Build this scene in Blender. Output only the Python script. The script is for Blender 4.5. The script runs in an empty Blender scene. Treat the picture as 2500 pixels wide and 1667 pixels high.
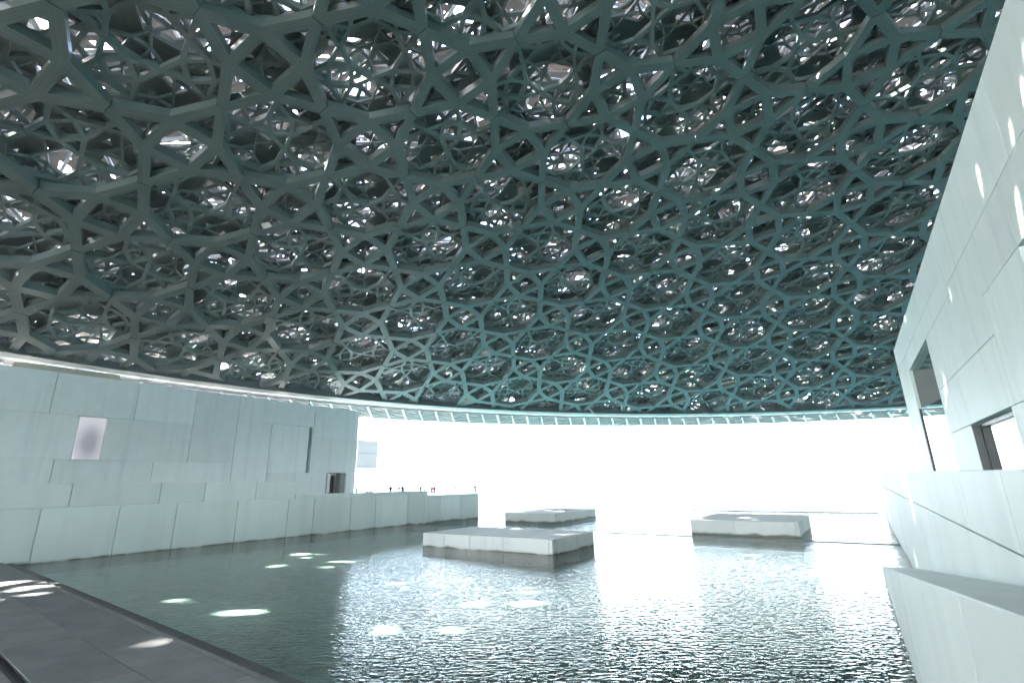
import bpy, bmesh, math, random
import numpy as np
from mathutils import Matrix, Vector
random.seed(7); rng = np.random.default_rng(7)
S = bpy.context.scene
COL = S.collection

# ------------------------------------------------------------------ camera, sky, sun, exposure
EYE = 1.75                                   # eye above the water (z = 0)
FPX = 1215.0
PITCH = math.atan((1180 - 833.5) / FPX); ROLL = math.radians(-1.0)
_F = np.array([0, math.cos(PITCH), math.sin(PITCH)]); _U0 = np.array([0, -math.sin(PITCH), math.cos(PITCH)]); _R0 = np.array([1., 0, 0])
_R = math.cos(ROLL) * _R0 + math.sin(ROLL) * _U0; _U = -math.sin(ROLL) * _R0 + math.cos(ROLL) * _U0
cam_data = bpy.data.cameras.new('camera'); cam = bpy.data.objects.new('camera', cam_data); COL.objects.link(cam)
cam_data.sensor_width = 36; cam_data.lens = FPX / 2500 * 36; cam_data.clip_start = 0.05; cam_data.clip_end = 12000
cam.matrix_world = Matrix(((_R[0], _U[0], -_F[0], 0), (_R[1], _U[1], -_F[1], 0), (_R[2], _U[2], -_F[2], EYE), (0, 0, 0, 1)))
S.camera = cam
TH = math.radians(34.06); CT, ST = math.cos(TH), math.sin(TH)
SUNV = Vector((0.45 * CT + 0.35 * ST, -0.45 * ST + 0.35 * CT, -0.82)).normalized()   # direction the light travels
world = bpy.data.worlds.new('World'); S.world = world; world.use_nodes = True
wn = world.node_tree; bg = wn.nodes['Background']
sky = wn.nodes.new('ShaderNodeTexSky'); sky.sky_type = 'NISHITA'; sky.sun_disc = False
sky.sun_elevation = math.asin(-SUNV.z); sky.sun_rotation = math.atan2(-SUNV.x, -SUNV.y)
sky.air_density = 1.0; sky.dust_density = 2.5; sky.ozone_density = 1.0
wn.links.new(sky.outputs[0], bg.inputs[0]); bg.inputs[1].default_value = 0.15
sun_d = bpy.data.lights.new('sun', 'SUN'); sun = bpy.data.objects.new('sun', sun_d); COL.objects.link(sun)
sun_d.energy = 4.0; sun_d.angle = math.radians(0.53); sun_d.color = (1.0, 0.95, 0.87)
sun.rotation_euler = SUNV.to_track_quat('-Z', 'Y').to_euler(); sun.location = (-60, 0, 80)
S.view_settings.view_transform = 'Standard'; S.view_settings.look = 'None'; S.view_settings.gamma = 1
S.view_settings.exposure = 4.4
S.render.engine = 'CYCLES'; cy = S.cycles
cy.use_denoising = True; cy.max_bounces = 10; cy.diffuse_bounces = 5; cy.glossy_bounces = 4; cy.transparent_max_bounces = 12
cy.sample_clamp_indirect = 6; cy.blur_glossy = 0.6; cy.caustics_refractive = False

# ------------------------------------------------------------------ materials
def mat(name, base, rough=0.6, metal=0.0, spec=0.4, var=0.06, vscale=1.5, bump=0.0, bscale=30, emit=None, estr=0):
    m = bpy.data.materials.new(name); m.use_nodes = True; nt = m.node_tree; p = nt.nodes['Principled BSDF']
    p.inputs['Roughness'].default_value = rough; p.inputs['Metallic'].default_value = metal
    p.inputs['Specular IOR Level'].default_value = spec
    tc = nt.nodes.new('ShaderNodeTexCoord'); nz = nt.nodes.new('ShaderNodeTexNoise')
    nz.inputs['Scale'].default_value = vscale; nz.inputs['Detail'].default_value = 6; nz.inputs['Roughness'].default_value = 0.6
    nt.links.new(tc.outputs['Object'], nz.inputs['Vector'])
    rp = nt.nodes.new('ShaderNodeValToRGB'); rp.color_ramp.elements[0].position = 0.3; rp.color_ramp.elements[1].position = 0.7
    rp.color_ramp.elements[0].color = (*[max(0, c * (1 - var)) for c in base], 1); rp.color_ramp.elements[1].color = (*[min(1, c * (1 + var)) for c in base], 1)
    nt.links.new(nz.outputs['Fac'], rp.inputs[0]); nt.links.new(rp.outputs[0], p.inputs['Base Color'])
    if bump:
        b = nt.nodes.new('ShaderNodeBump'); n2 = nt.nodes.new('ShaderNodeTexNoise'); n2.inputs['Scale'].default_value = bscale; n2.inputs['Detail'].default_value = 4
        nt.links.new(tc.outputs['Object'], n2.inputs['Vector']); nt.links.new(n2.outputs['Fac'], b.inputs['Height'])
        b.inputs['Strength'].default_value = bump; b.inputs['Distance'].default_value = 0.01; nt.links.new(b.outputs[0], p.inputs['Normal'])
    if emit:
        p.inputs['Emission Color'].default_value = (*emit, 1); p.inputs['Emission Strength'].default_value = estr
    m['ramp'] = rp.name
    return m

def stain_concrete(name, base, streak=0.10, waterline=False):
    m = mat(name, base, rough=0.55, spec=0.35, var=0.035, vscale=0.9, bump=0.15, bscale=60)
    nt = m.node_tree; p = nt.nodes['Principled BSDF']; rp = nt.nodes[m['ramp']]
    geo = nt.nodes.new('ShaderNodeNewGeometry'); sep = nt.nodes.new('ShaderNodeSeparateXYZ'); nt.links.new(geo.outputs['Position'], sep.inputs[0])
    mp = nt.nodes.new('ShaderNodeMapping'); mp.inputs['Scale'].default_value = (2.2, 2.2, 0.12); nt.links.new(geo.outputs['Position'], mp.inputs[0])
    n = nt.nodes.new('ShaderNodeTexNoise'); n.inputs['Scale'].default_value = 1.0; n.inputs['Detail'].default_value = 5; nt.links.new(mp.outputs[0], n.inputs['Vector'])
    mr = nt.nodes.new('ShaderNodeMapRange'); mr.inputs[1].default_value = 0.5; mr.inputs[2].default_value = 0.75; mr.inputs[3].default_value = 0; mr.inputs[4].default_value = streak
    nt.links.new(n.outputs['Fac'], mr.inputs[0])
    mx = nt.nodes.new('ShaderNodeMix'); mx.data_type = 'RGBA'; mx.inputs['B'].default_value = (base[0] * .72, base[1] * .74, base[2] * .76, 1)
    nt.links.new(mr.outputs[0], mx.inputs['Factor']); nt.links.new(rp.outputs[0], mx.inputs['A'])
    last = mx.outputs['Result']
    if waterline:
        n2 = nt.nodes.new('ShaderNodeTexNoise'); n2.inputs['Scale'].default_value = 1.7; n2.inputs['Detail'].default_value = 6; nt.links.new(geo.outputs['Position'], n2.inputs['Vector'])
        ad = nt.nodes.new('ShaderNodeMath'); ad.operation = 'MULTIPLY_ADD'; nt.links.new(n2.outputs['Fac'], ad.inputs[0]); ad.inputs[1].default_value = -0.18; nt.links.new(sep.outputs['Z'], ad.inputs[2])
        for lo, hi, col, amt in ((-0.09, 0.0, (0.44, 0.41, 0.33), 0.4), (-0.09, -0.055, (0.10, 0.10, 0.07), 0.75)):
            q = nt.nodes.new('ShaderNodeMapRange'); q.inputs[1].default_value = lo; q.inputs[2].default_value = hi; q.inputs[3].default_value = amt; q.inputs[4].default_value = 0
            nt.links.new(ad.outputs[0], q.inputs[0])
            m2 = nt.nodes.new('ShaderNodeMix'); m2.data_type = 'RGBA'; m2.inputs['B'].default_value = (*col, 1)
            nt.links.new(q.outputs[0], m2.inputs['Factor']); nt.links.new(last, m2.inputs['A']); last = m2.outputs['Result']
    oi = nt.nodes.new('ShaderNodeObjectInfo'); hv = nt.nodes.new('ShaderNodeHueSaturation'); rr = nt.nodes.new('ShaderNodeMapRange'); rr.inputs[3].default_value = 0.93; rr.inputs[4].default_value = 1.05
    nt.links.new(oi.outputs['Random'], rr.inputs[0]); nt.links.new(rr.outputs[0], hv.inputs['Value']); nt.links.new(last, hv.inputs['Color'])
    nt.links.new(hv.outputs[0], p.inputs['Base Color'])
    return m

M = {}
M['concrete'] = stain_concrete('white_concrete', (0.755, 0.835, 0.83), 0.35)
M['concrete_wet'] = stain_concrete('white_concrete_waterline', (0.755, 0.835, 0.83), 0.3, True)
M['island'] = stain_concrete('island_concrete', (0.78, 0.81, 0.81), 0.4, True)
M['wet_top'] = mat('wet_white_stone', (0.80, 0.79, 0.75), 0.12, spec=0.6, var=0.05)
M['joint'] = mat('dark_joint', (0.10, 0.11, 0.11), 0.9, var=0.1)
M['beige'] = mat('beige_render', (0.55, 0.52, 0.43), 0.8, var=0.08)
M['paving'] = mat('grey_stone_paving', (0.30, 0.307, 0.312), 0.6, var=0.16, vscale=2.2, bump=0.4, bscale=90)
M['paving2'] = mat('grey_stone_paving_dark', (0.26, 0.27, 0.276), 0.6, var=0.18, vscale=1.7, bump=0.4, bscale=90)
M['kerb'] = mat('dark_kerb_stone', (0.13, 0.14, 0.145), 0.5, var=0.2, vscale=5, bump=0.4, bscale=80)
M['poolfloor'] = mat('pool_floor_stone', (0.40, 0.465, 0.44), 0.8, var=0.25, vscale=3, bump=0.6, bscale=12)
M['ground'] = mat('pale_sand_ground', (0.56, 0.54, 0.49), 0.9, var=0.1, vscale=0.2)
M['terrace'] = mat('pale_terrace_stone', (0.45, 0.45, 0.43), 0.8, var=0.06, vscale=0.6)
M['ledge'] = mat('white_painted_ledge', (0.46, 0.43, 0.42), 0.35, var=0.05, vscale=0.5)
M['grille'] = mat('pale_green_steel', (0.30, 0.28, 0.275), 0.45, var=0.08, vscale=0.7)
M['fascia'] = mat('dark_fascia', (0.10, 0.13, 0.135), 0.5, var=0.1)
M['steel'] = mat('galvanised_steel', (0.50, 0.50, 0.52), 0.4, metal=0.2, var=0.12)
M['outer'] = mat('upper_cladding', (0.15, 0.14, 0.132), 0.5, var=0.15, vscale=0.4)
M['frame_dark'] = mat('dark_window_frame', (0.045, 0.05, 0.055), 0.4, var=0.1)
M['jamb_shade'] = mat('shade_darkened_jamb', (0.10, 0.11, 0.115), 0.45, var=0.06)  # window jamb facing away from the light, shade put into its base colour
M['reveal'] = mat('grey_reveal', (0.22, 0.24, 0.24), 0.6, var=0.06)
M['white_box'] = mat('white_cladding', (0.092, 0.068, 0.057), 0.5, var=0.04)
M['boat'] = mat('boat_grey_hull', (0.075, 0.07, 0.068), 0.3, var=0.03)
M['rock'] = mat('breakwater_rock', (0.085, 0.075, 0.06), 0.9, var=0.25, vscale=0.3)
M['brass'] = mat('dark_metal', (0.08, 0.08, 0.075), 0.4, metal=0.6)

def glass(name, col, rough=0.03):
    m = bpy.data.materials.new(name); m.use_nodes = True; nt = m.node_tree; p = nt.nodes['Principled BSDF']
    tc = nt.nodes.new('ShaderNodeTexCoord'); nz = nt.nodes.new('ShaderNodeTexNoise'); nz.inputs['Scale'].default_value = .4; nt.links.new(tc.outputs['Object'], nz.inputs[0])
    mr = nt.nodes.new('ShaderNodeMapRange'); mr.inputs[3].default_value = rough; mr.inputs[4].default_value = rough * 2.5; nt.links.new(nz.outputs['Fac'], mr.inputs[0])
    nt.links.new(mr.outputs[0], p.inputs['Roughness']); p.inputs['Base Color'].default_value = (*col, 1); p.inputs['Specular IOR Level'].default_value = 0.6
    return m
M['glass'] = glass('dark_glass', (0.03, 0.04, 0.045))

def lit_window():
    m = bpy.data.materials.new('lit_milk_glass'); m.use_nodes = True; nt = m.node_tree; p = nt.nodes['Principled BSDF']
    tc = nt.nodes.new('ShaderNodeTexCoord'); gr = nt.nodes.new('ShaderNodeTexGradient'); gr.gradient_type = 'SPHERICAL'
    mp = nt.nodes.new('ShaderNodeMapping'); mp.inputs['Location'].default_value = (-.5, -.5, 0.15); mp.vector_type = 'POINT'
    mp.inputs['Location'].default_value = (0, -0.05, 0.2); mp.inputs['Scale'].default_value = (0, 1.0, 0.55)
    nt.links.new(tc.outputs['Object'], mp.inputs[0]); nt.links.new(mp.outputs[0], gr.inputs[0])
    rp = nt.nodes.new('ShaderNodeValToRGB'); rp.color_ramp.elements[0].color = (0.93, 0.92, 1.0, 1); rp.color_ramp.elements[1].color = (0.36, 0.37, 0.43, 1); rp.color_ramp.elements[1].position = 0.7
    nt.links.new(gr.outputs[0], rp.inputs[0]); nt.links.new(rp.outputs[0], p.inputs['Emission Color']); p.inputs['Emission Strength'].default_value = 0.027
    p.inputs['Base Color'].default_value = (0.2, 0.2, 0.22, 1); p.inputs['Roughness'].default_value = 0.5
    return m
M['lit'] = lit_window()

def lattice_mat(name, base, lines=True):
    m = mat(name, base, rough=0.36, spec=0.6, var=0.07, vscale=0.35)
    nt = m.node_tree; p = nt.nodes['Principled BSDF']; rp = nt.nodes[m['ramp']]
    uv = nt.nodes.new('ShaderNodeUVMap'); sp = nt.nodes.new('ShaderNodeSeparateXYZ'); nt.links.new(uv.outputs[0], sp.inputs[0])
    # fine extrusion lines along each bar plus two wider seams
    ab = nt.nodes.new('ShaderNodeMath'); ab.operation = 'ABSOLUTE'; nt.links.new(sp.outputs['Y'], ab.inputs[0])
    d = nt.nodes.new('ShaderNodeMath'); d.operation = 'SUBTRACT'; nt.links.new(ab.outputs[0], d.inputs[0]); d.inputs[1].default_value = 0.42
    d2 = nt.nodes.new('ShaderNodeMath'); d2.operation = 'ABSOLUTE'; nt.links.new(d.outputs[0], d2.inputs[0])
    lt = nt.nodes.new('ShaderNodeMath'); lt.operation = 'LESS_THAN'; nt.links.new(d2.outputs[0], lt.inputs[0]); lt.inputs[1].default_value = 0.03
    wv = nt.nodes.new('ShaderNodeMath'); wv.operation = 'SINE'; ml = nt.nodes.new('ShaderNodeMath'); ml.operation = 'MULTIPLY'; ml.inputs[1].default_value = 62
    nt.links.new(sp.outputs['Y'], ml.inputs[0]); nt.links.new(ml.outputs[0], wv.inputs[0])
    f2 = nt.nodes.new('ShaderNodeMath'); f2.operation = 'MULTIPLY_ADD'; nt.links.new(wv.outputs[0], f2.inputs[0]); f2.inputs[1].default_value = 0.08; f2.inputs[2].default_value = 0.08
    ad = nt.nodes.new('ShaderNodeMath'); ad.operation = 'MULTIPLY_ADD'; ad.use_clamp = True; nt.links.new(lt.outputs[0], ad.inputs[0]); ad.inputs[1].default_value = 0.6; nt.links.new(f2.outputs[0], ad.inputs[2])
    mx = nt.nodes.new('ShaderNodeMix'); mx.data_type = 'RGBA'; mx.inputs['B'].default_value = (base[0] * .3, base[1] * .3, base[2] * .3, 1)
    nt.links.new(ad.outputs[0], mx.inputs['Factor']); nt.links.new(rp.outputs[0], mx.inputs['A']); nt.links.new(mx.outputs['Result'], p.inputs['Base Color'])
    return m
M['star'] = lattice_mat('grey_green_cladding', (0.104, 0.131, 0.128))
M['star3'] = lattice_mat('grey_green_cladding_thin_lit', (0.17, 0.21, 0.205))  # same cladding again, lightened further so the thin bars look lit
M['star2'] = lattice_mat('grey_green_cladding_fine_lit', (0.135, 0.168, 0.164))  # same cladding in deeper layers, missing light lifted into the base colour

def ripple_height(nt, scales):
    tc = nt.nodes.new('ShaderNodeNewGeometry'); prev = None
    gust = nt.nodes.new('ShaderNodeTexNoise'); gust.inputs['Scale'].default_value = 0.16; gust.inputs['Detail'].default_value = 3; nt.links.new(tc.outputs['Position'], gust.inputs['Vector'])
    gm = nt.nodes.new('ShaderNodeMapRange'); gm.inputs[1].default_value = .3; gm.inputs[2].default_value = .7; gm.inputs[3].default_value = .6; gm.inputs[4].default_value = 1.25; nt.links.new(gust.outputs['Fac'], gm.inputs[0])
    for (sx, sy, rz, sc, amp, det) in scales:
        mp = nt.nodes.new('ShaderNodeMapping'); mp.inputs['Scale'].default_value = (sx, sy, 1); mp.inputs['Rotation'].default_value = (0, 0, math.radians(rz)); nt.links.new(tc.outputs['Position'], mp.inputs[0])
        n = nt.nodes.new('ShaderNodeTexNoise'); n.inputs['Scale'].default_value = sc; n.inputs['Detail'].default_value = det; n.inputs['Roughness'].default_value = 0.45; n.inputs['Distortion'].default_value = 0.3; nt.links.new(mp.outputs[0], n.inputs['Vector'])
        k = nt.nodes.new('ShaderNodeMath'); k.operation = 'MULTIPLY_ADD'; nt.links.new(n.outputs['Fac'], k.inputs[0]); k.inputs[1].default_value = amp
        if prev: nt.links.new(prev, k.inputs[2])
        else: k.inputs[2].default_value = 0
        prev = k.outputs[0]
    out = nt.nodes.new('ShaderNodeMath'); out.operation = 'MULTIPLY'; nt.links.new(prev, out.inputs[0]); nt.links.new(gm.outputs[0], out.inputs[1])
    b = nt.nodes.new('ShaderNodeBump'); b.inputs['Strength'].default_value = 1.0; b.inputs['Distance'].default_value = 1.0; nt.links.new(out.outputs[0], b.inputs['Height'])
    return b.outputs[0]

def water_pool():
    m = bpy.data.materials.new('pool_water'); m.use_nodes = True; nt = m.node_tree; nt.nodes.remove(nt.nodes['Principled BSDF']); out = nt.nodes['Material Output']
    nrm = ripple_height(nt, [(1.0, 2.1, 8, 7.2, 0.0118, 2), (1.0, 1.7, -14, 15.0, 0.0060, 1)])
    gl = nt.nodes.new('ShaderNodeBsdfGlossy'); gl.inputs['Roughness'].default_value = 0.02; gl.inputs['Color'].default_value = (1, 1, 1, 1); nt.links.new(nrm, gl.inputs['Normal'])
    tr = nt.nodes.new('ShaderNodeBsdfTransparent'); tr.inputs['Color'].default_value = (0.80, 0.93, 0.88, 1)
    fr = nt.nodes.new('ShaderNodeFresnel'); fr.inputs['IOR'].default_value = 1.34; nt.links.new(nrm, fr.inputs['Normal'])
    mx = nt.nodes.new('ShaderNodeMixShader'); nt.links.new(fr.outputs[0], mx.inputs[0]); nt.links.new(tr.outputs[0], mx.inputs[1]); nt.links.new(gl.outputs[0], mx.inputs[2]); nt.links.new(mx.outputs[0], out.inputs[0])
    return m
def water_sea():
    m = bpy.data.materials.new('sea_water'); m.use_nodes = True; nt = m.node_tree; p = nt.nodes['Principled BSDF']
    nrm = ripple_height(nt, [(1.0, 2.0, 5, 2.2, 0.085, 3), (1.0, 1.6, -14, 5.5, 0.026, 1)])
    nt.links.new(nrm, p.inputs['Normal']); p.inputs['Base Color'].default_value = (0.10, 0.255, 0.24, 1); p.inputs['Roughness'].default_value = 0.04; p.inputs['IOR'].default_value = 1.34
    return m
M['pool'] = water_pool(); M['sea'] = water_sea()

# ------------------------------------------------------------------ helpers
def link(o, parent=None, label=None, cat=None, group=None, kind=None):
    COL.objects.link(o)
    if parent is not None: o.parent = parent
    if label: o['label'] = label
    if cat: o['category'] = cat
    if group: o['group'] = group
    if kind: o['kind'] = kind
    return o
def empty(name, loc=(0, 0, 0), rz=0, **k):
    o = bpy.data.objects.new(name, None); o.location = loc; o.rotation_euler = (0, 0, rz); o.empty_display_size = 0.3
    return link(o, **k)
class MB:
    def __init__(s): s.v = []; s.f = []
    def box(s, x0, x1, y0, y1, z0, z1):
        n = len(s.v); s.v += [(x0, y0, z0), (x1, y0, z0), (x1, y1, z0), (x0, y1, z0), (x0, y0, z1), (x1, y0, z1), (x1, y1, z1), (x0, y1, z1)]
        s.f += [tuple(n + i for i in q) for q in ((0, 3, 2, 1), (4, 5, 6, 7), (0, 1, 5, 4), (1, 2, 6, 5), (2, 3, 7, 6), (3, 0, 4, 7))]; return s
    def hexa(s, bot, top):
        n = len(s.v); s.v += list(bot) + list(top); k = len(bot)
        s.f.append(tuple(n + i for i in reversed(range(k)))); s.f.append(tuple(n + k + i for i in range(k)))
        for i in range(k): j = (i + 1) % k; s.f.append((n + i, n + j, n + k + j, n + k + i))
        return s
    def bar(s, p, q, w, h, up=(0, 0, 1)):
        p, q = Vector(p), Vector(q); d = (q - p).normalized(); sd = d.cross(Vector(up)).normalized() * (w / 2); u = sd.cross(d).normalized() * (h / 2)
        return s.hexa([p - sd - u, p + sd - u, p + sd + u, p - sd + u], [q - sd - u, q + sd - u, q + sd + u, q - sd + u])
    def tube(s, p, q, r0, r1=None, n=8):
        r1 = r0 if r1 is None else r1
        p, q = Vector(p), Vector(q); d = (q - p).normalized(); a = d.orthogonal().normalized(); b = d.cross(a)
        ring = lambda c, r: [c + (a * math.cos(2 * math.pi * i / n) + b * math.sin(2 * math.pi * i / n)) * r for i in range(n)]
        return s.hexa(ring(p, r0), ring(q, r1))
    def mesh(s, name, m):
        me = bpy.data.meshes.new(name); me.from_pydata([tuple(v) for v in s.v], [], s.f); me.materials.append(m); me.update(); return me
    def build(s, name, m, parent=None, **k):
        o = bpy.data.objects.new(name, s.mesh(name, m)); return link(o, parent, **k)
def bevel(o, w=0.012, seg=1):
    md = o.modifiers.new('bevel', 'BEVEL'); md.width = w; md.segments = seg; md.limit_method = 'ANGLE'
    return o
def BA(b, a, z=0.0, th=TH): return Vector((b * math.cos(th) + a * math.sin(th), -b * math.sin(th) + a * math.cos(th), z))

# ------------------------------------------------------------------ ground, sea, pool
RZ = -TH
def sheet(name, rects, z, m, rz=RZ):
    me = bpy.data.meshes.new(name); v = []; f = []
    for (b0, b1, a0, a1) in rects:
        n = len(v); v += [(b0, a0, z), (b1, a0, z), (b1, a1, z), (b0, a1, z)]; f.append((n, n + 1, n + 2, n + 3))
    me.from_pydata(v, [], f); me.materials.append(m); o = bpy.data.objects.new(name, me); o.rotation_euler = (0, 0, rz)
    return link(o, kind='structure')
sheet('sea', [(-3000, 3000, 17.72, 3500), (1.2, 3000, -400, 17.72)], -0.03, M['sea'])
sheet('ground', [(-400, -17.9, -400, 90), (-17.9, 1.2, -400, 3.0)], -0.06, M['ground'])
sheet('pool_floor', [(-18.2, 0.9, 1.0, 17.6)], -0.32, M['poolfloor'])
sheet('pool_water', [(-17.9, 0.52, 2.2, 17.58)], 0.0, M['pool'])

# ------------------------------------------------------------------ plaza paving (slabs one by one)
PR = math.atan(-0.064)
plaza_o = BA(-7.03, 2.49)
plaza = empty('plaza', (plaza_o.x, plaza_o.y, 0), RZ + PR, kind='structure')
MB().box(-30, 14, -24, 0.60, -0.36, 0.055).build('bed', M['joint'], plaza)
TOP = 0.10
slab_me = [MB().box(0.004, 1.996, 0.004, 0.656, 0.02, TOP).mesh('paving_slab', M['paving']), MB().box(0.004, 1.996, 0.004, 0.656, 0.02, TOP).mesh('paving_slab', M['paving2'])]
row1 = [MB().box(0.004, 1.996, 0.004, 0.586, 0.02, TOP).mesh('paving_slab', M[k]) for k in ('paving', 'paving2')]
for k in range(-9, 3):
    o = bpy.data.objects.new('paving_slab', row1[(k * 7 // 3) % 2]); o.location = (k * 2.0, 0, random.uniform(-.001, .001)); link(o, plaza)
for r in range(1, 5):
    for k in range(-9, 4):
        o = bpy.data.objects.new('paving_slab', slab_me[(k + r * 3 + (k * k) // 3) % 2])
        o.location = (k * 2.0 - (1.0 if r % 2 else 0), -0.66 * r - (0.10 if r > 1 else 0), random.uniform(-.001, .001)); link(o, plaza)
MB().box(-20, 8, -0.755, -0.725, 0.02, TOP - 0.012).build('drain_slot', M['frame_dark'], plaza)
MB().box(-30, 14, -24, -2.84, 0.02, TOP).build('rear_paving', M['paving'], plaza)
bevel(MB().box(-30, 14, 0.594, 0.665, 0.0, TOP).build('edge_strip', M['paving'], plaza), 0.004)
for k in range(-15, 7):
    bevel(MB().box(k * 2.0 + 0.005, k * 2.0 + 1.995, 0.675, 0.86, -0.36, TOP - 0.035).build('kerb_stone', M['kerb'], plaza), 0.01)

# ------------------------------------------------------------------ left terrace wall: panels in the plane b = -17.75
BL = -17.75
def thing_ba(name, b, a, label, cat, rz=RZ, th=TH, **k):
    p = BA(b, a, 0, th); return empty(name, (p.x, p.y, 0), rz, label=label, cat=cat, **k)
def wall_panels(parent, ox, oa, plane_b, rects, m, gap=0.022, th=0.06, face=1, name='concrete_panel'):
    """rects (a0, a1, z0, z1) in the vertical plane b = plane_b; face +1 looks towards +b"""
    for (a0, a1, z0, z1) in rects:
        g = gap / 2; x1 = plane_b - ox; x0 = x1 - face * th
        o = MB().box(min(x0, x1), max(x0, x1), a0 + g - oa, a1 - g - oa, z0 + g, z1 - g).build(name, m, parent)
        bevel(o, 0.008)
tw = thing_ba('terrace_wall', BL, 3.0, 'long low white concrete panel wall with its stepped parapet along the left of the pool', 'wall')
ZJ = EYE - 0.41
va = [-6, -3, 0.2, 2.6, 4.34, 6.06, 7.55, 9.44, 11.32, 12.4, 14.14, 15.45, 17.37, 18.46, 18.72]
wall_panels(tw, BL, 3.0, BL, [(va[i], va[i + 1], -0.30, ZJ) for i in range(len(va) - 1)], M['concrete_wet'])
pa = [-6, -2, 1.2, 4.88, 7.02, 8.3, 10.02, 11.56]
wall_panels(tw, BL, 3.0, BL, [(pa[i], pa[i + 1], ZJ, EYE + 0.215) for i in range(len(pa) - 1)], M['concrete'])
pb = [11.56, 13.52, 15.34, 17.27, 18.72]
wall_panels(tw, BL, 3.0, BL, [(pb[i], pb[i + 1], ZJ, EYE - 0.25) for i in range(len(pb) - 1)], M['concrete'])
mb = MB(); mb.box(-0.55, -0.045, -9, 8.55, -0.3, EYE + 0.20); mb.box(-0.55, -0.045, 8.55, 15.70, -0.3, EYE - 0.262)
mb.build('wall_core', M['concrete'], tw)
tw2 = thing_ba('terrace_wall', BL - .1, 18.75, 'short plain end stretch of white panel wall where the pool meets the sea', 'wall')
vb = [18.75, 19.69, 21.3, 22.65, 22.85]
wall_panels(tw2, BL - .1, 18.75, BL - .1, [(vb[i], vb[i + 1], -0.4, EYE - 0.475) for i in range(4)], M['concrete_wet'])
MB().box(-0.5, -0.045, 0, 4.09, -0.4, EYE - 0.487).build('wall_core', M['concrete'], tw2)
# terrace floor behind it, running out to where the visitors stand
tp = [BA(BL - .5, -12), BA(BL - .5, 18.75), BA(BL - .55, 22.8), Vector((-5.6, 66, 0)), Vector((-10, 75, 0)), Vector((-90, 75, 0)), Vector((-90, 0, 0))]
MB().hexa([(p.x, p.y, -0.5) for p in tp][::-1], [(p.x, p.y, 0.10) for p in tp][::-1]).build('terrace_floor', M['terrace'], kind='structure')
# pool edge weir
weir = thing_ba('pool_weir', -8.6, 17.6, 'thin dark overflow edge between the still pool and the sea', 'pool edge')
bevel(MB().box(-9.1, 9.1, -0.035, 0.10, -0.3, 0.012).build('lip', M['paving'], weir), 0.006)
MB().box(-9.1, 9.1, 0.104, 0.16, -0.3, 0.006).build('gutter', M['ledge'], weir)

# ------------------------------------------------------------------ platforms standing in the water
def platform(name, b0, b1, a0, a1, h, nb, na, label, m='island', base=-0.3):
    t = thing_ba(name, (b0 + b1) / 2, (a0 + a1) / 2, label, 'platform', group='concrete platforms in the water')
    W, D = (b1 - b0) / 2, (a1 - a0) / 2; g = 0.008
    bevel(MB().box(-W + .02, W - .02, -D + .02, D - .02, base, h).build('top_slab', M[m], t), 0.01)
    for i in range(len(nb) - 1):
        x0, x1 = -W + nb[i] * 2 * W, -W + nb[i + 1] * 2 * W
        for s in (-1, 1):
            y = s * D; bevel(MB().box(x0 + g, x1 - g, min(y, y - s * .05), max(y, y - s * .05), base, h + .006).build('side_panel', M[m], t), 0.006)
    for i in range(len(na) - 1):
        y0, y1 = -D + na[i] * 2 * D, -D + na[i + 1] * 2 * D
        y0 += .055 if i == 0 else 0; y1 -= .055 if i == len(na) - 2 else 0
        for s in (-1, 1):
            x = s * W; bevel(MB().box(min(x, x - s * .05), max(x, x - s * .05), y0 + g, y1 - g, base, h + .006).build('side_panel', M[m], t), 0.006)
    return t
platform('water_platform', -11.28, -6.78, 11.70, 14.10, 0.365, [0, .19, .40, .66, .975, 1], [0, .07, .56, 1], 'largest grey platform, nearest of those standing in the pool')
platform('water_platform', -14.95, -12.1, 21.2, 25.6, 0.38, [0, .48, 1], [0, .33, .68, 1], 'pale platform in the sea just beyond the end of the terrace wall')
platform('water_platform', -5.32, -1.95, 18.85, 22.6, 0.42, [0, .43, .96, 1], [0, .5, 1], 'pale platform right behind the pool edge on the side of the right-hand wall')
platform('water_platform', -9.2, 0.3, 33.0, 41.5, 0.015, [0, .25, .5, .75, 1], [0, .5, 1], 'wide flat platform barely above the sea, farthest out', m='wet_top', base=-0.4)
def bollard(b, a, z, h, label):
    t = thing_ba('lamp_post', b, a, label, 'post'); t.location.z = z
    MB().tube((0, 0, 0), (0, 0, h * .8), h * .09, n=10).build('post', M['brass'], t); MB().tube((0, 0, h * .8), (0, 0, h), h * .13, h * .10, n=10).build('cap', M['brass'], t)
bollard(-12.6, 23.2, 0.38, 0.20, 'small dark post on the platform beyond the terrace wall')
bollard(-9.3, 13.4, 0.365, 0.10, 'tiny dark fitting standing on the largest platform')

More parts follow.
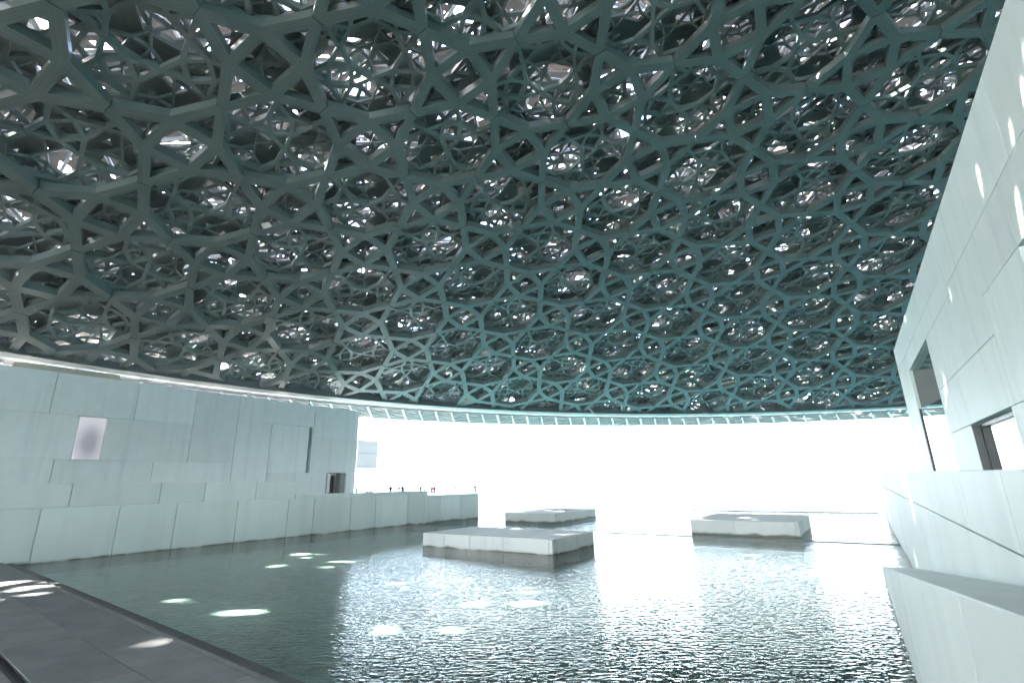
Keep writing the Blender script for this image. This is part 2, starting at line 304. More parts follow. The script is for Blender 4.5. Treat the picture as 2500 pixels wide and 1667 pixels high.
# ------------------------------------------------------------------ right wall, ramp wall, tall right-hand building
rw = thing_ba('parapet_wall', 0.5, 0, 'smooth white parapet wall with one long joint, right beside the pool', 'wall')
ztop = lambda a: EYE + 0.02 + 0.0076 * (a - 2.67)
ZR = EYE - 0.335
for (lst, up) in (([-4, -1, 1.3, 3.1, 4.35, 6.6, 9.4, 13.0, 17.5, 22.5, 28.0], True), ([-4, -1.2, 2.4, 5.86, 8.2, 11.2, 15.0, 20.0, 28.0], False)):
    for a0, a1 in zip(lst[:-1], lst[1:]):
        g = 0.004; z0 = ZR + 0.004 if up else -0.3; za, zb = (ztop(a0), ztop(a1)) if up else (ZR - 0.004, ZR - 0.004)
        o = MB().hexa([(0, a0 + g, z0), (0.06, a0 + g, z0), (0.06, a1 - g, z0), (0, a1 - g, z0)], [(0, a0 + g, za), (0.06, a0 + g, za), (0.06, a1 - g, zb), (0, a1 - g, zb)]).build('concrete_panel', M['concrete_wet'] if not up else M['concrete'], rw)
        bevel(o, 0.004)
MB().hexa([(0.045, -4, -0.3), (0.5, -4, -0.3), (0.5, 27.96, -0.3), (0.045, 27.96, -0.3)], [(0.045, -4, ztop(-4) - .01), (0.5, -4, ztop(-4) - .01), (0.5, 27.96, ztop(28) - .01), (0.045, 27.96, ztop(28) - .01)]).build('wall_core', M['concrete'], rw)
ra = thing_ba('ramp_wall', 0.3, 5, 'low white wall with a sloping top running down into the pool under the parapet wall', 'wall')
fb = lambda a: 0.18 - 0.016 * a
ft = lambda a: EYE - 0.065 - 0.1255 * a
cuts = [-3.0, -0.6, 1.86, 3.05, 5.2, 8.0, 11.7]
for a0, a1 in zip(cuts[:-1], cuts[1:]):
    g = 0.003
    o = MB().hexa([(fb(a0 + g) - .3, a0 + g - 5, -0.3), (0.19, a0 + g - 5, -0.3), (0.19, a1 - g - 5, -0.3), (fb(a1 - g) - .3, a1 - g - 5, -0.3)],
              [(fb(a0 + g) - .3, a0 + g - 5, ft(a0 + g)), (0.19, a0 + g - 5, ft(a0 + g)), (0.19, a1 - g - 5, ft(a1 - g)), (fb(a1 - g) - .3, a1 - g - 5, ft(a1 - g))]).build('concrete_panel', M['concrete_wet'], ra)
    bevel(o, 0.004)

T2 = math.radians(33.2); BR = 3.6
rb = thing_ba('gallery_block', BR, 20, 'tall white concrete block with a high slot and a square opening, towering on the right', 'building', rz=-T2, th=T2)
E_ = EYE; TK = 0.45; ZT = E_ + 8.0
rects = [(-6, 3.0, 6.0, 8.0), (3.0, 12.5, 6.0, 8.0), (12.5, 20.7, 6.0, 8.0), (20.7, 40.4, 6.6, 8.0), (20.7, 27.1, 5.7, 6.6), (27.1, 35.05, 5.7, 6.6), 
         (13.5, 14.8, 4.5, 6.0), (14.8, 16.92, 4.5, 6.0), (16.92, 20.7, 3.45, 6.0), (20.7, 27.1, 3.45, 5.7), (13.5, 16.92, 1.65, 4.5), (16.92, 22.65, 1.65, 3.45), (22.65, 27.1, 1.65, 3.45),
         (13.5, 17.33, -1.65, 1.65), (22.65, 27.1, -1.65, 1.65), (-6, 6, 4.5, 6.0), (6, 13.5, 4.5, 6.0), (-6, 4.0, -1.65, 4.5)]
for (a0, a1, z0, z1) in rects:
    g = 0.009
    bevel(MB().box(0, TK * .5, a0 + g - 20, a1 - g - 20, E_ + z0 + g, E_ + z1 - g).build('concrete_panel', M['concrete'], rb), 0.006)
bevel(MB().box(0, .15, 35.059 - 20, 40.391 - 20, E_ - 1.65, E_ + 2.89).build('concrete_panel', M['concrete'], rb), 0.006)
bevel(MB().box(0, .15, 35.059 - 20, 40.391 - 20, E_ + 2.91, E_ + 6.59).build('concrete_panel', M['concrete'], rb), 0.006)
core = MB()
for (a0, a1, z0, z1) in [(-6, 35.0, 5.72, 7.97), (35.0, 40.36, 6.62, 7.97), (13.54, 27.06, 1.69, 5.72), (13.54, 17.29, -1.65, 1.69), (22.69, 27.06, -1.65, 1.69), (-6, 13.54, 4.53, 5.72), (-6, 3.96, -1.65, 4.53)]:
    core.box(TK * .5, TK, a0 - 20, a1 - 20, E_ + z0, E_ + z1)
for (a0, a1, z0, z1) in [(-6, 35.0, 6.05, 7.96), (13.56, 27.04, 1.71, 5.65)]: core.box(0.05, TK * .5 - .002, a0 - 20, a1 - 20, E_ + z0, E_ + z1)
core.build('wall_core', M['concrete'], rb)
# deep fin behind the slot (its lower edge rises with depth), and window jamb with its shade in the colour
fin = MB(); y0, y1 = 35.06 - 20, 35.4 - 20
fin.hexa([(0.155, y0, E_ + 3.6), (0.155, y1, E_ + 3.6), (4.3, y1, E_ + 5.6), (4.3, y0, E_ + 5.6)], [(0.155, y0, E_ + 5.68), (0.155, y1, E_ + 5.68), (4.3, y1, E_ + 5.69), (4.3, y0, E_ + 5.69)])
fin.build('slot_fin', M['reveal'], rb)
MB().box(0.03, .14, 34.99 - 20, 35.05 - 20, E_ - 1.65, E_ + 3.55).build('slot_frame', M['frame_dark'], rb)
MB().box(0.01, .225, 22.60 - 20, 22.648 - 20, E_ - 1.65, E_ + 1.62).build('window_jamb', M['jamb_shade'], rb)
MB().box(.23, TK + .02, 22.50 - 20, 22.648 - 20, E_ - 1.65, E_ + 1.62).build('window_frame', M['frame_dark'], rb)
MB().box(.23, TK, 17.34 - 20, 22.49 - 20, E_ + 1.53, E_ + 1.635).build('window_frame', M['frame_dark'], rb)

# ------------------------------------------------------------------ museum block far left (plane b = -48.5)
BU = -48.5
gb = thing_ba('museum_block', BU, 20, 'large white panelled block under the dome rim, behind the terrace wall', 'building')
LW, SL, DR = (12.88, 14.61), (32.53, 32.9), (35.1, 37.66)
rects = [(-20, -8, 5.49, 8.62), (-8, 3.0, 5.49, 8.62), (3.0, 11.04, 5.49, 8.62), (11.04, 16.36, 5.49, 8.62), (16.36, 20.85, 5.49, 8.62), (20.85, 24.74, 2.26, 8.62),
         (-20, -6, 2.27, 5.49), (-6, LW[0], 2.27, 5.49), (LW[1], 20.85, 2.27, 5.49), (24.74, 33.0, 6.2, 8.62), (33.0, 38.37, 5.14, 8.62), (38.37, 38.95, 5.14, 8.62),
         (-20, -7, -1.6, 2.27), (-7, 3, -1.6, 2.27), (3, 11.94, -1.6, 2.27), (11.94, 18.3, -1.6, 2.27), (18.3, 24.74, -1.6, 2.27), (24.74, 28.22, -1.6, 6.2), (28.22, SL[0], 1.5, 6.2),
         (SL[1], 38.95, 1.47, 5.14), (28.22, DR[0], -1.6, 1.5), (DR[1], 38.95, -1.6, 1.47)]
wall_panels(gb, BU, 20, BU, [(a0, a1, E_ + z0, E_ + z1) for a0, a1, z0, z1 in rects], M['concrete'], gap=0.055, th=0.12)
core = MB()
for (a0, a1, z0, z1) in [(-20, LW[0] - .1, -1.6, 8.55), (LW[0] - .1, LW[1] + .1, -1.6, 2.2), (LW[0] - .1, LW[1] + .1, 5.56, 8.55), (LW[1] + .1, SL[0] - .02, -1.6, 8.55), (SL[0] - .02, SL[1] + .02, 6.26, 8.55), (SL[0] - .02, SL[1] + .02, -1.6, 1.44),
                         (SL[1] + .02, 38.9, 1.53, 8.55), (SL[1] + .02, DR[0] - .02, -1.6, 1.53), (DR[1] + .02, 38.9, -1.6, 1.53)]:
    core.box(-3.0, -0.105, a0 - 20, a1 - 20, E_ + z0, E_ + z1)
core.box(-14, -3.002, -60, 18.9, E_ - 1.6, E_ + 8.5); core.box(-3.0, -.2, -60, -40.01, E_ - 1.6, E_ + 8.5)
core.build('wall_core', M['concrete'], gb)
lw = MB().box(-0.10, -0.03, -0.84, 0.84, -1.58, 1.58).build('lit_window', M['lit'], gb); lw.location = (0, (LW[0] + LW[1]) / 2 - 20, E_ + 3.88); lw['label'] = 'glowing pale lilac window panel'
for zz_ in (-1.63, 1.60): MB().box(-.10, .03, -1.0, 1.0, zz_, zz_ + .035).build('sill', M['ledge'], lw)
MB().box(-0.6, -0.5, SL[0] - 20, SL[1] - 20, E_ + 1.45, E_ + 6.25).build('slit_window', M['glass'], gb)
dr = MB().box(-1.2, -1.05, DR[0] - 20, DR[1] - 20, E_ - 1.6, E_ + 1.5).build('door', M['glass'], gb)
fr = MB(); y = DR[0] - 20
fr.box(-1.04, -0.3, y, y + .10, E_ - 1.6, E_ + 1.47); fr.box(-1.04, -0.9, y + .62, y + .78, E_ - 1.6, E_ + 1.45); fr.box(-1.04, -0.9, y + 1.78, y + 1.9, E_ - 1.6, E_ + 1.45); fr.box(-1.04, -0.9, y + .78, y + 1.78, E_ + 1.2, E_ + 1.45)
fr.build('frame', M['steel'], dr); MB().box(-.6, -.4, y + .35, y + .42, E_ - 1.6, E_ + 1.45).build('mullion', M['ledge'], dr)
MB().box(-1.04, -0.15, DR[1] - .62 - 20, DR[1] - 20 - .01, E_ - 1.6, E_ + 1.46).build('reveal_panel', M['reveal'], dr)
# beige block seen between the wall top and the rim
bb = thing_ba('roof_parapet', -51.5, 12.5, 'beige strip of roof parapet showing above the white block under the dome rim', 'parapet')
for k in range(4): bevel(MB().box(-.4, 0, -3.1 + k * 1.6 + .02, -3.1 + k * 1.6 + 1.58, E_ + 8.4, E_ + 9.55).build('panel', M['beige'], bb), .02)
MB().box(-.5, -.03, -3.4, 3.3, E_ + 8.35, E_ + 9.45).build('core', M['beige'], bb)
# white box bay on a slender post right of the block
K_ = 1.7
bx = thing_ba('white_bay', -48.6 * K_, 41.3 * K_, 'white louvred box on a slender post past the corner of the museum block', 'bay window')
MB().box(-6.0, -.17, -3.7, 1.6, E_ + 2.1 * K_, E_ + 5.3 * K_).build('box', M['white_box'], bx)
for k, (z0, z1) in enumerate(((2.25, 3.75), (3.80, 4.75))): MB().box(-.17, -.04, -3.7, 1.27, E_ + z0 * K_, E_ + z1 * K_).build('panel', M['white_box'], bx)
MB().box(-6.1, .02, -3.9, 1.75, E_ + 1.92 * K_, E_ + 2.08 * K_).build('sill', M['ledge'], bx); MB().box(-.5, -.2, .75, 1.15, 0.0, E_ + 1.92 * K_).build('post', M['ledge'], bx)

# ------------------------------------------------------------------ the dome
CX, CY, RI, HR, RISE = 34.284, -1.064, 84.0, EYE + 10.5, 18.5
RS = (RI * RI + RISE * RISE) / (2 * RISE); ZC = HR + RISE - RS
RO, HO, RISE2 = 97.0, EYE + 10.45, 24.5
RS2 = (RO * RO + RISE2 * RISE2) / (2 * RISE2); ZC2 = HO + 2.3 + RISE2 - RS2
surf_in = lambda x, y: ZC + np.sqrt(np.maximum(RS * RS - (x - CX) ** 2 - (y - CY) ** 2, 0))
surf_out = lambda x, y: ZC2 + np.sqrt(np.maximum(RS2 * RS2 - (x - CX) ** 2 - (y - CY) ** 2, 0))
def proj(x, y, z):
    d = np.stack([x, y, z - EYE], -1); zz = d @ _F; zs = np.where(zz > .1, zz, .1)
    return 1250 + FPX * (d @ _R) / zs, 833.5 - FPX * (d @ _U) / zs, zz
dome = empty('dome', (CX, CY, 0), 0, label='vast shallow dome of layered grey-green star lattice covering the whole water court', cat='dome')
DV = np.array([CX, CY, 0.0])

def star_template(bend, hw, seam):
    c = [np.array(p, float) for p in ((0, 0), (1, 0), (1, 1), (0, 1))]; ctr = np.array([.5, .5])
    m = [(c[k] + c[(k + 1) % 4]) / 2 for k in range(4)]; m = [p + (ctr - p) / .5 * bend for p in m]
    P = c + m; E = []
    for k in range(4): E += [(k, 4 + k), (4 + k, (k + 1) % 4), (4 + k, 4 + (k + 1) % 4)]
    nb = {i: [] for i in range(8)}
    for a, b in E:
        d = (P[b] - P[a]) / np.linalg.norm(P[b] - P[a]); nb[a].append(d); nb[b].append(-d)
    for k in range(4): nb[k] += [-d for d in list(nb[k])]
    ang = lambda d: math.atan2(d[1], d[0])
    def mitre(i, d, side):   # side +1: left of d leaving node i
        best = None
        for n in nb[i]:
            if np.allclose(n, d, atol=1e-6): continue
            ph = ((ang(n) - ang(d)) * side) % (2 * math.pi)
            if best is None or ph < best[0]: best = (ph, n)
        ph, n = best; s = math.sin(ph)
        if abs(s) < .08: return P[i] + side * hw * np.array([-d[1], d[0]])
        return P[i] + (d + n) * hw / s
    bars = []
    for a, b in E:
        d = (P[b] - P[a]) / np.linalg.norm(P[b] - P[a]); L = np.linalg.norm(P[b] - P[a])
        q = [P[a].copy(), mitre(a, d, 1), mitre(b, -d, -1), P[b].copy(), mitre(b, -d, 1), mitre(a, d, -1)]
        for i, idx in ((a, (0, 1, 5)), (b, (3, 2, 4))):
            if i < 4:
                inw = (ctr - P[i]) / np.linalg.norm(ctr - P[i])
                for j in idx:
                    if (q[j] - P[i]) @ inw < 1e-3: q[j] = q[j] + inw * seam
        bars.append((np.array(q), a < 4, b < 4, L))
    return bars
UVV = [0, 1, 1, 0, -1, -1]
def star_layer(name, s, rot, org, surf, off, depth, w, m, rmax, bend=.155, seam=0.0, parts=None, part_name='star_frame', aff=None, keep=None):
    tmpl = star_template(bend, w / (2 * s), seam / s)
    if aff is None:
        e1 = np.array([math.cos(rot), math.sin(rot)]) * s; e2 = np.array([-math.sin(rot), math.cos(rot)]) * s
    else: e1, e2 = aff
    org = np.array(org, float); inv = np.linalg.inv(np.stack([e1, e2], 1))
    N = int(rmax / s * 1.5) + 3; c0 = np.floor(inv @ (np.array([CX, CY]) - org)).astype(int)
    units = []
    for i in range(c0[0] - N, c0[0] + N):
        for j in range(c0[1] - N, c0[1] + N):
            if (i + j) % 2: continue
            c = org + (i + .5) * e1 + (j + .5) * e2; r = math.hypot(c[0] - CX, c[1] - CY)
            if r > rmax + s * .72: continue
            if keep is not None and not keep(c[0], c[1]): continue
            units.append((i, j, c, r))
    def unit_mesh(i, j, c, r):
        V = []; F = []; UV = []
        simple = r < rmax - s * .75
        for q, sa, sb, L in tmpl:
            p = org + np.outer(q[:, 0] + i, e1) + np.outer(q[:, 1] + j, e2)
            if not simple:
                rr = np.hypot(p[:, 0] - CX, p[:, 1] - CY); ra, rb_ = rr[0], rr[3]
                if ra > rmax and rb_ > rmax: continue
                if ra > rmax or rb_ > rmax:
                    d = p[3] - p[0]; f = p[0] - np.array([CX, CY]); A_, B_, C_ = d @ d, 2 * f @ d, f @ f - rmax * rmax
                    sq = math.sqrt(max(B_ * B_ - 4 * A_ * C_, 0)); ts = [t for t in ((-B_ - sq) / (2 * A_), (-B_ + sq) / (2 * A_)) if 0 <= t <= 1]
                    if not ts: continue
                    e = p[0] + d * ts[0]; u = d / np.linalg.norm(d); nrm = np.array([-u[1], u[0]]) * w / 2
                    if ra > rmax: p[0] = e; p[1] = e + nrm; p[5] = e - nrm
                    else: p[3] = e; p[2] = e + nrm; p[4] = e - nrm
            z = surf(p[:, 0], p[:, 1]) + off; n = len(V)
            V += [(x, y, zz) for (x, y), zz in zip(p, z)] + [(x, y, zz + depth) for (x, y), zz in zip(p, z)]
            fl = [(5, 4, 3, 2, 1, 0), (6, 7, 8, 9, 10, 11), (1, 2, 8, 7), (4, 5, 11, 10)]
            uvl = [[(0, UVV[t]) for t in fl[0]], [(0, UVV[t - 6]) for t in fl[1]], [(0, .7)] * 4, [(0, .7)] * 4]
            caps = []
            if sa or not simple: caps += [(0, 1, 7, 6), (5, 0, 6, 11)]
            if sb or not simple: caps += [(2, 3, 9, 8), (3, 4, 10, 9)]
            fl += caps; uvl += [[(0, .7)] * 4] * len(caps)
            F += [tuple(n + t for t in ff) for ff in fl]
            for x in uvl: UV += x
        return V, F, UV
    def mk(nm, V, F, UV, kind=None):
        me = bpy.data.meshes.new(nm); me.from_pydata([(v[0] - CX, v[1] - CY, v[2]) for v in V], [], F); me.materials.append(m)
        uv = me.uv_layers.new(name='UVMap'); uv.data.foreach_set('uv', np.array(UV, np.float32).ravel())
        return link(bpy.data.objects.new(nm, me), dome, kind=kind)
    sing = set()
    if parts:
        sc = []
        for k, (i, j, c, r) in enumerate(units):
            z = float(surf(c[0], c[1])) + off; X, Y, D = proj(np.array(c[0]), np.array(c[1]), np.array(z))
            if D > 1 and -60 < X < 2460 and -60 < Y < 1010 and r < rmax + s * .3: sc.append((-s / max(D, 1) ** 2 * (z - EYE), k))
        sing = set(k for _, k in sorted(sc)[:parts])
    bV = []; bF = []; bU = []
    for k, (i, j, c, r) in enumerate(units):
        V, F, UV = unit_mesh(i, j, c, r)
        if not V: continue
        if k in sing: mk(part_name, V, F, UV)
        else:
            n = len(bV); bV += V; bF += [tuple(n + t for t in f) for f in F]; bU += UV
    if bV: mk(name, bV, bF, bU, 'stuff')

AFF = (np.array([5.135, 1.508]), np.array([-1.526, 5.153])); ORG = (CX - 38.848, CY + 22.581)
R16 = math.atan2(1.508, 5.135)
near = lambda x, y: True
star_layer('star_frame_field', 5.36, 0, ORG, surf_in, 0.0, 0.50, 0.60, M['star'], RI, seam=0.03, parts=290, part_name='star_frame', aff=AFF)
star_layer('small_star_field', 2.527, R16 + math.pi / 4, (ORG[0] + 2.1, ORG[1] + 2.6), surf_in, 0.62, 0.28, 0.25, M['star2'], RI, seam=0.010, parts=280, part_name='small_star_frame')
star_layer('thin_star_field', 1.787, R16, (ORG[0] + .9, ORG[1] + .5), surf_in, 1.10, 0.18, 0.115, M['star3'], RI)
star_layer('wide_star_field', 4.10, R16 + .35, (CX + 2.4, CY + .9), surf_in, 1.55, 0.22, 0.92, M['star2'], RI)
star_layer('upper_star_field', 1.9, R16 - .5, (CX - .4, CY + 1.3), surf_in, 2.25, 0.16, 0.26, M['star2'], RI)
star_layer('outer_star_field', 3.6, R16 + .2, (CX + .3, CY), surf_out, -1.5, 0.20, 0.58, M['outer'], RO)
star_layer('outer_small_star_field', 2.2, R16 - .3, (CX + 1.4, CY + 1.6), surf_out, -0.8, 0.16, 0.365, M['outer'], RO)
star_layer('outer_wide_star_field', 4.4, R16 + .8, (CX + .1, CY + 1.7), surf_out, -0.1, 0.20, 0.82, M['outer'], RO)

# steel space frame between the two skins
def space_frame():
    g = 6.2; mb = MB(); lo = {}; hi = {}
    ca, sa = math.cos(R16), math.sin(R16)
    for i in range(-17, 18):
        for j in range(-17, 18):
            for D, dx, rm in ((lo, 0, 83), (hi, .5, 90)):
                u, v = (i + dx) * g, (j + dx) * g; x, y = CX + u * ca - v * sa, CY + u * sa + v * ca
                if math.hypot(x - CX, y - CY) > rm: continue
                D[(i, j)] = (x - CX, y - CY, float(surf_in(x, y) + 2.9) if D is lo else float(surf_out(x, y) - 2.0))
    for D in (lo, hi):
        for (i, j), p in D.items():
            for q in ((i + 1, j), (i, j + 1)):
                if q in D: mb.tube(p, D[q], .13, n=5)
    for (i, j), p in lo.items():
        for q in ((i, j), (i - 1, j), (i, j - 1), (i - 1, j - 1)):
            if q in hi: mb.tube(p, hi[q], .11, n=5)
        mb.tube((p[0], p[1], p[2] - .3), (p[0], p[1], p[2] + .3), .34, n=8)
    mb.build('space_frame', M['steel'], dome, kind='stuff')
space_frame()

# rim: dark fascia, bright ledge, soffit grille
def ring(name, prof, m, n=360, kind=None):
    """prof: closed (r, z) outline swept round the dome axis"""
    V = []; F = []; k = len(prof)
    for t in range(n):
        a = 2 * math.pi * t / n; V += [(r * math.cos(a), r * math.sin(a), z) for r, z in prof]
    for t in range(n):
        for i in range(k):
            j = (i + 1) % k; a, b = t * k, ((t + 1) % n) * k; F.append((a + i, a + j, b + j, b + i))
    me = bpy.data.meshes.new(name); me.from_pydata(V, [], F); me.materials.append(m)
    return link(bpy.data.objects.new(name, me), dome, kind=kind)
ring('fascia', [(83.3, HR + .04), (84.35, HR + .04), (84.35, HR + 1.6), (83.5, HR + 0.75)], M['fascia'])
ring('ledge', [(83.6, HR + .05), (84.1, HR - .20), (85.0, HR - .20), (85.0, HR + .08)], M['ledge'])
ring('outer_fascia', [(97.0, HO - .3), (97.2, HO - .3), (97.2, HO + 2.2), (97.0, HO + 2.2)], M['grille'])
for r in (86.6, 88.6, 90.6, 92.6, 94.6, 96.6): ring('rail', [(r, HO - .24), (r + .20, HO - .24), (r + .20, HO - .02), (r, HO - .02)], M['grille'])
sv = MB()
V = []; F = []
for r in np.arange(85.3, 97.0, .70):
    n = 240; b0 = len(V); dz = .0
    for t in range(n):
        a = 2 * math.pi * t / n; wob = .10 * math.sin(a * 60 + r * 7)
        for (q, z) in ((r + wob, HO + .03), (r + wob + .17, HO + .03), (r + wob + .17, HO + .09), (r + wob, HO + .09)): V.append((q * math.cos(a), q * math.sin(a), z))
    for t in range(n):
        for i in range(4):
            j = (i + 1) % 4; A_, B_ = b0 + t * 4, b0 + ((t + 1) % n) * 4; F.append((A_ + i, A_ + j, B_ + j, B_ + i))
me = bpy.data.meshes.new('soffit_slats'); me.from_pydata(V, [], F); me.materials.append(M['grille']); link(bpy.data.objects.new('soffit_slats', me), dome, kind='stuff')
# ribs of the soffit, one by one
def hit(ox, oy, dx, dy, R):
    fx, fy = ox - CX, oy - CY; b = fx * dx + fy * dy; return -b + math.sqrt(b * b - fx * fx - fy * fy + R * R)
az = math.radians(-62); last = None; zz = MB()
k = 0
while az < math.radians(52):
    u = (math.sin(az), math.cos(az)); t = hit(0, 0, *u, 84.9); p = (u[0] * t, u[1] * t)
    dv = az + math.radians(1.0 + 4.0 * ((math.degrees(az) - 14) / 34) ** 2 * (1 if az < 0.24 else .7)); v = (math.sin(dv), math.cos(dv)); t2 = hit(*p, *v, 97.0)
    MB().bar((p[0] - CX, p[1] - CY, HO - .36), (p[0] + v[0] * t2 - CX, p[1] + v[1] * t2 - CY, HO - .36), .17 if k % 2 else .24, .22).build('soffit_rib', M['grille'], dome)
    q_ = (p[0] + v[0] * t2, p[1] + v[1] * t2)
    if last is not None:
        for f0, f1 in ((.05, .33), (.33, .62), (.62, .95)):
            zz.bar((last[0][0] * (1 - f0) + last[1][0] * f0 - CX, last[0][1] * (1 - f0) + last[1][1] * f0 - CY, HO - .33), (p[0] * (1 - f1) + q_[0] * f1 - CX, p[1] * (1 - f1) + q_[1] * f1 - CY, HO - .33), .09, .09)
    last = (p, q_)
    rad = ((p[0] - CX) / 84.9, (p[1] - CY) / 84.9); tang = abs(u[0] * rad[1] - u[1] * rad[0]); cosv = max(.25, math.sqrt(max(0, 1 - tang * tang)))
    az += 2.45 * cosv / t; k += 1
zz.build('soffit_bracing', M['grille'], dome, kind='stuff')

# ------------------------------------------------------------------ visitors on the terrace
def skin_mat(name, shirt, legs, hair):
    m = bpy.data.materials.new(name); m.use_nodes = True; nt = m.node_tree; p = nt.nodes['Principled BSDF']; p.inputs['Roughness'].default_value = .8
    tc = nt.nodes.new('ShaderNodeTexCoord'); sp = nt.nodes.new('ShaderNodeSeparateXYZ'); nt.links.new(tc.outputs['Object'], sp.inputs[0])
    dv = nt.nodes.new('ShaderNodeMath'); dv.operation = 'DIVIDE'; dv.inputs[1].default_value = 1.8; nt.links.new(sp.outputs['Z'], dv.inputs[0])
    rp = nt.nodes.new('ShaderNodeValToRGB'); cr = rp.color_ramp; cr.interpolation = 'CONSTANT'
    cr.elements[0].position = 0; cr.elements[0].color = (.03, .03, .03, 1); cr.elements[1].position = .05; cr.elements[1].color = (*legs, 1)
    for pos, c in ((.52, shirt), (.80, (.42, .27, .20)), (.915, hair)):
        e = cr.elements.new(pos); e.color = (*c, 1)
    nt.links.new(dv.outputs[0], rp.inputs[0]); nt.links.new(rp.outputs[0], p.inputs['Base Color'])
    return m
def person(px, dist, rz, label, shirt, legs=(.05, .06, .09), hair=(.03, .025, .02), h=1.0, seated=False, lean=0.0, arms='down', py=None):
    x = (px - 1250) / 1263 * dist; y = dist
    t = empty('person', (x, y, 0.10), rz, label=label, cat='person', group='visitors on the far terrace')
    sh = 1.42; hipz = .93; dz = 0
    J = {'pel': (0, 0, hipz), 'waist': (0, .02 * 1, 1.10), 'chest': (lean * .6, 0, 1.30), 'neck': (lean, 0, 1.48), 'head': (lean * 1.25, .02, 1.60), 'crown': (lean * 1.3, .01, 1.72)}
    for s, k in ((-1, 'l'), (1, 'r')):
        J['sh' + k] = (s * .17 + lean * .9, 0, sh); J['hip' + k] = (s * .09, 0, .90)
        if arms == 'fold': J['el' + k] = (s * .24 + lean * .7, .06, 1.16); J['ha' + k] = (-s * .05 + lean * .7, .20, 1.22)
        elif arms == 'front': J['el' + k] = (s * .23 + lean * .7, .10, 1.17); J['ha' + k] = (s * .10 + lean, .32, 1.28)
        else: J['el' + k] = (s * .24 + lean * .5, -.02, 1.13); J['ha' + k] = (s * .25, .06, .86)
        if seated: J['kn' + k] = (s * .12, .42, .50); J['an' + k] = (s * .12, .40, .08); J['to' + k] = (s * .13, .54, .05)
        else: J['kn' + k] = (s * .10, .03, .50); J['an' + k] = (s * .11, -.02, .08); J['to' + k] = (s * .12, .13, .04)
    if seated:
        for k in J:
            if k[:2] not in ('kn', 'an', 'to'): J[k] = (J[k][0], J[k][1], J[k][2] - .42)
    names = list(J); idx = {n: i for i, n in enumerate(names)}
    ed = [('pel', 'waist'), ('waist', 'chest'), ('chest', 'neck'), ('neck', 'head'), ('head', 'crown')]
    for k in 'lr': ed += [('chest', 'sh' + k), ('sh' + k, 'el' + k), ('el' + k, 'ha' + k), ('pel', 'hip' + k), ('hip' + k, 'kn' + k), ('kn' + k, 'an' + k), ('an' + k, 'to' + k)]
    me = bpy.data.meshes.new('body'); me.from_pydata([tuple(c * h for c in J[n]) for n in names], [(idx[a], idx[b]) for a, b in ed], [])
    rad = {'pel': .14, 'waist': .125, 'chest': .15, 'neck': .055, 'head': .092, 'crown': .07, 'sh': .07, 'el': .048, 'ha': .036, 'hip': .09, 'kn': .06, 'an': .042, 'to': .035}
    o = bpy.data.objects.new('body', me); link(o, t); me.materials.append(skin_mat('clothes', shirt, legs, hair))
    md = o.modifiers.new('skin', 'SKIN'); md.use_smooth_shade = True
    for i, n in enumerate(names):
        r = rad.get(n) or rad[n[:-1]]; me.skin_vertices[0].data[i].radius = (r * h, r * h * (.8 if n in ('chest', 'pel', 'waist') else 1)); me.skin_vertices[0].data[i].use_root = (n == 'pel')
    o.modifiers.new('sub', 'SUBSURF').levels = 1; o.modifiers['sub'].render_levels = 1
    return t
person(789, 58, .9, 'man in a blue shirt leaning forward beside the dark doorway', (.10, .17, .38), lean=.16)
person(865, 62, -1.2, 'person in dark clothes at the corner of the museum block', (.025, .025, .035), lean=.12, arms='front')
person(892, 66, .5, 'seated person in dark clothes left of the slender post', (.05, .05, .06), seated=True)
person(900, 66, 2.5, 'seated person with dark hair beside the slender post', (.10, .06, .06), seated=True)
person(948, 60, 3.1, 'broad man in a black shirt with folded arms at the parapet', (.015, .015, .02), arms='fold', h=1.06)
person(957.5, 66, 2.2, 'woman in pale clothes next to the man in black', (.55, .56, .56), hair=(.2, .13, .08), arms='front', h=.97)
person(969, 64, 1.2, 'person in a mottled grey top left of the tall man in blue', (.18, .15, .17), arms='front')
person(977, 62, -.6, 'tall man in a dark blue shirt at the parapet', (.03, .07, .15), h=1.05)
person(1021, 68, .3, 'person in a dark top with a companion farther along the parapet', (.06, .05, .07), lean=.08)
person(1031, 68, 2.0, 'person bending over at the low end of the parapet', (.05, .045, .05), lean=.14, h=.95)
person(1049, 66, .8, 'small dark-haired person beside the one in red', (.12, .04, .05), h=.93)
person(1055, 65, 2.8, 'person in a red top at the end of the parapet', (.50, .05, .06), arms='fold', h=.95)
person(1105, 64, -1.4, 'person in dark clothes holding something, alone above the end wall', (.06, .07, .08), arms='front')
person(1154, 64, .4, 'lone person in blue-grey at the very end of the terrace wall', (.10, .16, .20))
person(455, 38, .2, 'person whose dark hair just shows above the high parapet', (.05, .05, .05), h=1.105)
# dark table next to the corner visitor
tb = empty('table', (-18.4, 62.3, .1), .2, label='low dark table beside the visitor at the block corner', cat='table')
MB().box(-.55, .55, -.4, .4, 1.08, 1.16).build('table_top', M['frame_dark'], tb)
for sx in (-.5, .5):
    for sy in (-.35, .35): MB().box(sx - .03, sx + .03, sy - .03, sy + .03, 0, 1.08).build('leg', M['frame_dark'], tb)

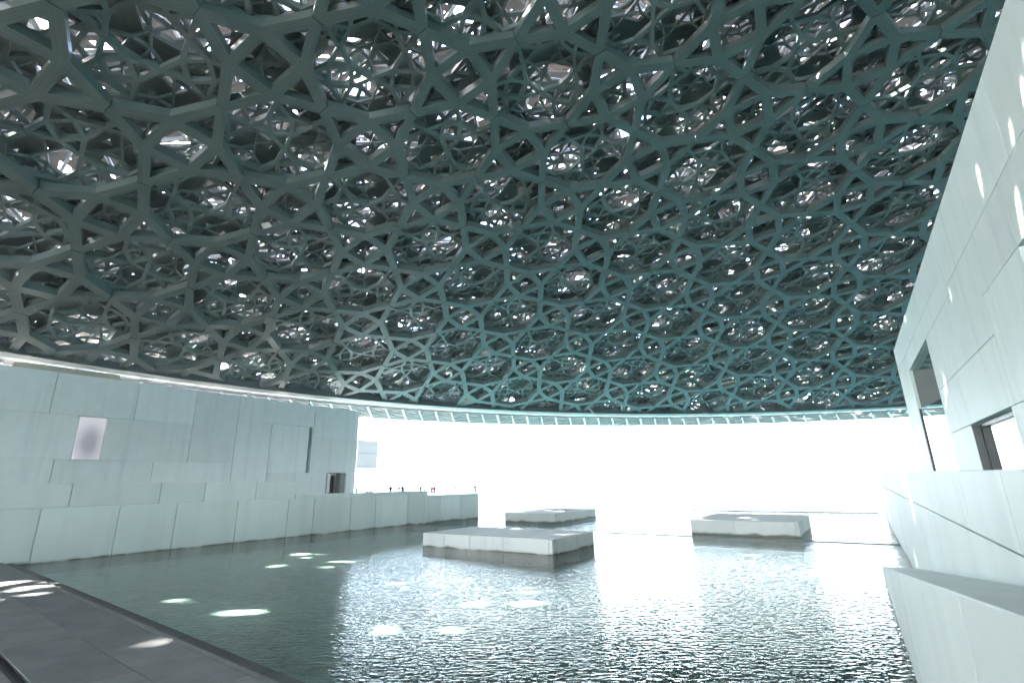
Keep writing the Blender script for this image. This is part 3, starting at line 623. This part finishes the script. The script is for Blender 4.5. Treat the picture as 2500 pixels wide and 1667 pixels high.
# ------------------------------------------------------------------ far sea: boats, marker posts, breakwater
def boat(px, dist, L, rz, label, cabin=True):
    t = empty('motor_yacht', ((px - 1250) / 1263 * dist, dist, -.05), rz, label=label, cat='boat', group='boats far out')
    w = L * .14; hh = L * .10
    bot = [(-L / 2, -w * .8, 0), (L * .25, -w * .8, 0), (L * .44, 0, 0), (L * .25, w * .8, 0), (-L / 2, w * .8, 0)]
    top = [(-L / 2, -w, hh), (L * .28, -w, hh * 1.15), (L / 2, 0, hh * 1.35), (L * .28, w, hh * 1.15), (-L / 2, w, hh)]
    MB().hexa(bot, top).build('hull', M['boat'], t)
    if cabin:
        MB().hexa([(-L * .34, -w * .7, hh), (L * .18, -w * .7, hh), (L * .18, w * .7, hh), (-L * .34, w * .7, hh)], [(-L * .32, -w * .6, hh * 2.1), (L * .06, -w * .6, hh * 2.1), (L * .06, w * .6, hh * 2.1), (-L * .32, w * .6, hh * 2.1)]).build('cabin', M['boat'], t)
        MB().box(-L * .28, L * .02, -w * .62, w * .62, hh * 1.5, hh * 1.85).build('windows', M['glass'], t)
boat(1592, 330, 9.5, .15, 'pale motor yacht far out on the bright sea')
boat(1330, 420, 5.0, 1.2, 'small pale boat far out left of the yacht', False)
for px, d, hgt, lb in ((1501, 60, .9, 'thin marker post standing in the sea, leftmost of a row of four'), (1534, 66, .6, 'second thin marker post from the left in the sea'), (1563, 70, .5, 'third thin marker post from the left in the sea'), (1591, 74, .6, 'last thin marker post on the right of the row in the sea')):
    t = empty('marker_post', ((px - 1250) / 1263 * d, d, -.03), 0, label=lb, cat='post')
    MB().tube((0, 0, 0), (0, 0, hgt), .05, .04, 8).build('pole', M['brass'], t); MB().tube((0, 0, hgt), (0, 0, hgt + .12), .07, .03, 8).build('cap', M['brass'], t)
bw = empty('breakwater', (240, 480, 0), .05, label='low pale stone breakwater along the horizon beside the right-hand wall', cat='breakwater')
mb = MB(); random.seed(3)
for i in range(60):
    x = -70 + i * 3.2; mb.hexa([(x, -3, -1), (x + 3.6, -3, -1), (x + 3.6, 3, -1), (x, 3, -1)], [(x + .4, -1.5, random.uniform(.5, 1.1)), (x + 3.0, -1.5, random.uniform(.5, 1.1)), (x + 3.0, 1.5, random.uniform(.6, 1.1)), (x + .4, 1.5, random.uniform(.6, 1.1))])
o = mb.build('rocks', M['rock'], bw, kind='stuff')

# ------------------------------------------------------------------ bright sea haze in the air
hz = bpy.data.materials.new('sea_haze'); hz.use_nodes = True; nt = hz.node_tree; nt.nodes.remove(nt.nodes['Principled BSDF'])
pv = nt.nodes.new('ShaderNodeVolumePrincipled'); pv.inputs['Color'].default_value = (0.93, 0.97, 0.98, 1); pv.inputs['Density'].default_value = 0.0006; pv.inputs['Anisotropy'].default_value = 0.3
nt.links.new(pv.outputs[0], nt.nodes['Material Output'].inputs['Volume'])
MB().box(-5200, 5200, -5200, 5200, -1.5, 46).build('haze', hz, kind='stuff')
